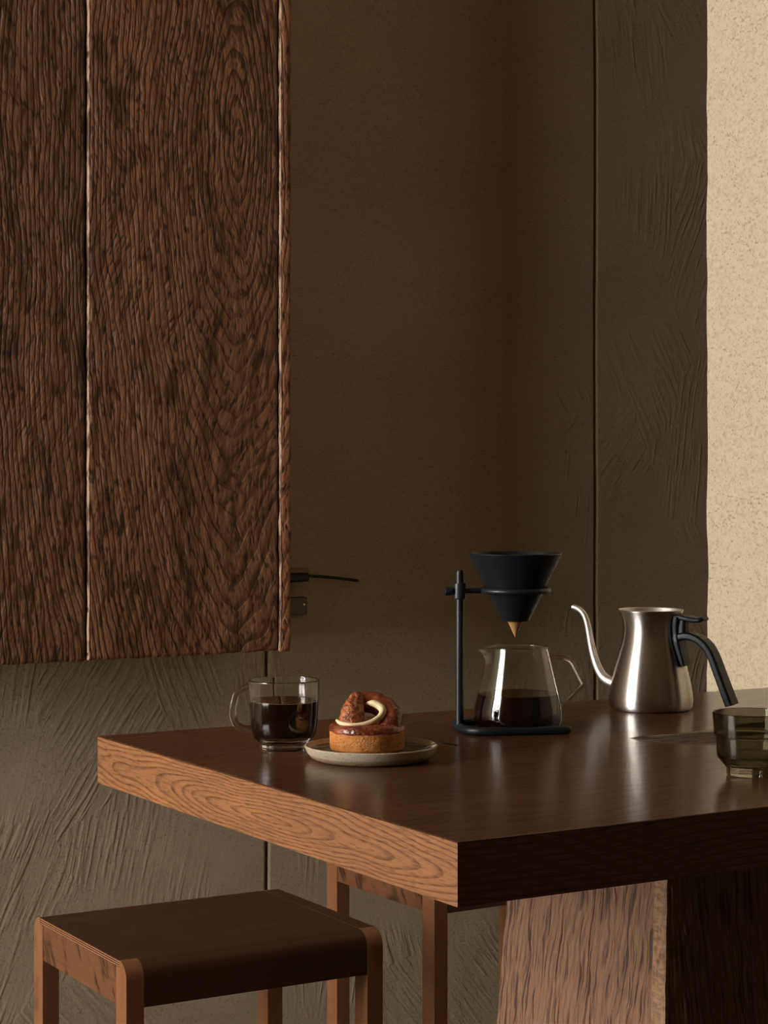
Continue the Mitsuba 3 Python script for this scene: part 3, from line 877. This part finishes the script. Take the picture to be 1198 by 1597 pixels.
# dripper and its filter
cone = [(.0153, .1309), (.0166, .1305), (.0171, .1316), (.0552, .2085), (.0562, .2106), (.0556, .2118), (.0540, .2118), (.0531, .2100), (.0150, .1330)]
add('coffee_dripper', place(lathe(cone, 128, closed=True), 0, dax), 'black_resin', smooth=30)
tag('coffee_dripper', 'matte black cone dripper sitting in the ring of the stand', 'coffee dripper')
fl = lathe([(.0001, .1105), (.0095, .1300), (.0500, .2075), (.0494, .2077), (.0090, .1304), (.0001, .1113)], 48, closed=True)
fv = fl.vertices.copy()
th_ = np.arctan2(fv[:, 1], fv[:, 0])
fv[:, :2] *= (1 + .10 * np.cos(3 * th_ + .6) * np.clip((.135 - fv[:, 2]) / .02, 0, 1))[:, None]
fl.vertices = fv
add('coffee_filter', place(fl, VR, dax), 'filter_paper', smooth=40)
tag('coffee_filter', 'brown pointed filter whose tip hangs below the black dripper', 'coffee filter')

# glass carafe
out = [(0, .0012), (.040, .0010), (.0440, .0008), (.0480, .0022), (.0513, .0065), (.0528, .0120), (.0530, .0195), (.0517, .0300), (.0488, .0420), (.0459, .0540), (.0425, .0680), (.0392, .0830), (.0368, .0930), (.0357, .0975), (.0357, .0990), (.0351, .0996)]
inn = [(.0344, .0990), (.0341, .0975), (.0351, .0930), (.0375, .0830), (.0409, .0680), (.0443, .0540), (.0472, .0420), (.0500, .0300), (.0512, .0195), (.0510, .0125), (.0496, .0078), (.0470, .0042), (.0438, .0030), (.040, .0028), (0, .0028)]


def fine_profile(P, h=.0025):
    o = [P[0]]
    for a_, b_ in zip(P, P[1:]):
        n_ = max(1, int(math.dist(a_, b_) / h))
        o += [tuple(np.array(a_) + (np.array(b_) - np.array(a_)) * k_ / n_) for k_ in range(1, n_ + 1)]
    return o


carafe = lathe(fine_profile(out + inn, .004), 180)
v = carafe.vertices.copy()
th_ = np.arctan2(v[:, 1], -v[:, 0])             # zero towards the left
w_ = np.exp(-(th_ / .36) ** 2) * np.clip((v[:, 2] - .078) / .021, 0, 1) ** 1.7
rr_ = np.hypot(v[:, 0], v[:, 1])
v[:, 0] -= w_ * .0135
v[:, 2] -= w_ * .0035
v[:, 1] *= 1 - .25 * w_
carafe.vertices = v
tag('glass_carafe', 'clear glass carafe with a pouring lip and an angular handle under the dripper', 'carafe')
add('glass_carafe__body', place(carafe, VR, (CX, CYY, TZ + .0003)), 'clear_glass', smooth=40)
hp = [(.0385, .0860), (.0560, .0862), (.0640, .0830), (.0785, .0545), (.0755, .0510), (.0540, .0290), (.0490, .0250)]
hpath = rounded_path([(x, 0, z) for x, z in hp], .006, 6)
handle = tube(hpath, .0029, 22, up=(0, 1, 0))
sol = lathe(out[:-1] + [(0, .0996)], 120)
sol.vertices = sol.vertices * np.array([1.0012, 1.0012, 1])
handle = from_manifold(to_manifold(handle) - to_manifold(sol))
add('glass_carafe__handle', place(handle, VR, (CX, CYY, TZ + .0003)), 'clear_glass', smooth=50)
cof = lathe([(0, .0031), (.040, .0031), (.0439, .0033), (.0472, .0045), (.0498, .0080), (.0512, .0126), (.0514, .0195), (.0502, .0300), (.0474, .0420), (.0471, .0434), (.0464, .0428), (.0458, .0426), (0, .0425)], 128)
add('carafe_coffee', place(cof, VR, (CX, CYY, TZ + .0003)), 'coffee_dark', smooth=35)
tag('carafe_coffee', 'black coffee filling the lower part of the glass carafe', 'coffee')

# kettle
KX, KY = 1.6205, 2.0454
KA = VR + math.radians(35)                      # local -x is towards the handle, +x... see below
prof = [(0, .0010), (.046, .0010), (.0490, 0), (.0520, .0012), (.0538, .0045), (.0545, .0095), (.0545, .0150), (.0540, .0200), (.0522, .0310), (.0490, .0460), (.0456, .0600), (.0420, .0730), (.0390, .0840), (.0367, .0940), (.0357, .1020), (.0357, .1080), (.0367, .1150), (.0388, .1215), (.0414, .1270), (.0422, .1284), (.0424, .1292), (.0419, .1298)]
inn = [(.0408, .1280), (.0380, .1215), (.0357, .1150), (.0347, .1060), (.0350, .1000), (.0380, .0840), (.0446, .0600), (.0512, .0310), (.0530, .0150), (.0500, .0040), (0, .0035)]
op = spline([(r, z) + (0,) for r, z in prof[2:]], 90)[:, :2]
kb, kuv = lathe(np.vstack([np.array(prof[:2]), op]), 160, uv=True)
ki, kiuv = lathe(inn, 120, uv=True)
tag('kettle', 'brushed steel pour-over kettle with a thin curved spout and black handle', 'kettle')
add('kettle__body', place(kb, 0, (KX, KY, TZ + .0002)), 'brushed_steel', smooth=True, uv=kuv)
scene['kettle__body']['face_normals'] = False
ki.vertices = ki.vertices
add('kettle__inside', place(ki, 0, (KX, KY, TZ + .0002)), 'polished_steel', smooth=True)
rimk = lathe([(.0408, .1280), (.0424, .1290), (.0425, .1296), (.0419, .1300), (.0410, .1290)], 120, closed=True)
add('kettle__rim', place(rimk, 0, (KX, KY, TZ + .0002)), 'polished_steel', smooth=50)
# local x axis: away from the handle, turned to the back left of the picture
KS = VR + math.radians(35)
sp = spline([(-.0490, 0, .0300), (-.0600, 0, .0318), (-.0700, 0, .0372), (-.0790, 0, .0500), (-.0880, 0, .0760), (-.0922, 0, .0960), (-.0960, 0, .1110), (-.1010, 0, .1205), (-.1085, 0, .1262), (-.1170, 0, .1285)], 70)
# the spout leaves to the left and away, the handle comes to the right and nearer: one straight line through the axis
AX = VR - math.radians(35)
sc_ = np.interp(np.linspace(0, 1, 70), [0, .2, .5, .8, 1], [1.55, 1.25, 1.0, .82, .74])
spout = sweep(sp, circle(.0050, 22), up=(0, 1, 0), scale=sc_)
add('kettle__spout', place(spout, AX, (KX, KY, TZ + .0002)), 'polished_steel', smooth=45)
hd = spline([(.0372, 0, .0925), (.0460, 0, .0965), (.0580, 0, .0975), (.0700, 0, .0940), (.0800, 0, .0870), (.0880, 0, .0760), (.0960, 0, .0580), (.1050, 0, .0360), (.1150, 0, .0125)], 50)
sec = rrect(.0100, .0230, .0032, 5)
hscale = np.interp(np.linspace(0, 1, 50), [0, .15, .5, 1], [.95, 1.0, 1.0, 1.06])
add('kettle__handle', place(sweep(hd, sec, up=(0, 1, 0), scale=hscale, round_ends=False), AX, (KX, KY, TZ + .0002)), 'black_resin', smooth=35)
br = spline([(.0392, 0, .1225), (.0372, 0, .1120), (.0370, 0, .1030), (.0385, 0, .0920), (.0412, 0, .0800), (.0450, 0, .0670), (.0470, 0, .0585)], 40)
br[:, 0] += .0026
add('kettle__bracket', place(sweep(br, rrect(.0080, .0250, .0026, 5), up=(0, 1, 0), scale=np.interp(np.linspace(0, 1, 40), [0, .35, .5, .9, 1], [1.1, .95, 1.05, .85, .78])), AX, (KX, KY, TZ + .0002)), 'black_resin', smooth=35)
post = spline([(.0440, 0, .0960), (.0445, 0, .1060), (.0450, 0, .1180)], 10)
add('kettle__post', place(sweep(post, rrect(.0160, .0170, .0040, 5), up=(0, 1, 0)), AX, (KX, KY, TZ + .0002)), 'black_resin', smooth=35)
tb = spline([(.0330, 0, .1222), (.0450, 0, .1215), (.0580, 0, .1195), (.0690, 0, .1185), (.0780, 0, .1215)], 24)
add('kettle__thumb_tab', place(sweep(tb, rrect(.0230, .0066, .0024, 5), up=(0, 0, 1), scale=np.interp(np.linspace(0, 1, 24), [0, .5, .9, 1], [1, 1, .9, .7])), AX, (KX, KY, TZ + .0002)), 'black_resin', smooth=35)

# smoky drinking glass at the right edge
GX, GY = 1.3496, 1.5425
out = [(0, .0010), (.020, .0010), (.0222, 0), (.0236, .0008), (.0240, .0025), (.0241, .0078), (.0250, .0092), (.0325, .0178), (.0332, .0200), (.0336, .0240), (.0349, .0385), (.0351, .0392), (.0361, .0402), (.0363, .0415), (.0380, .0628), (.0380, .0638), (.0375, .0642)]
inn = [(.0368, .0638), (.0352, .0440), (.0345, .0415), (.0336, .0400), (.0328, .0390), (.0314, .0230), (.0300, .0196), (.0228, .0120), (.0200, .0105), (0, .0100)]
add('drinking_glass', place(lathe(out + inn, 160), 0, (GX, GY, TZ + .0003)), 'smoke_glass', smooth=28)
tag('drinking_glass', 'smoky grey-green drinking glass cut by the right edge of the picture', 'glass')
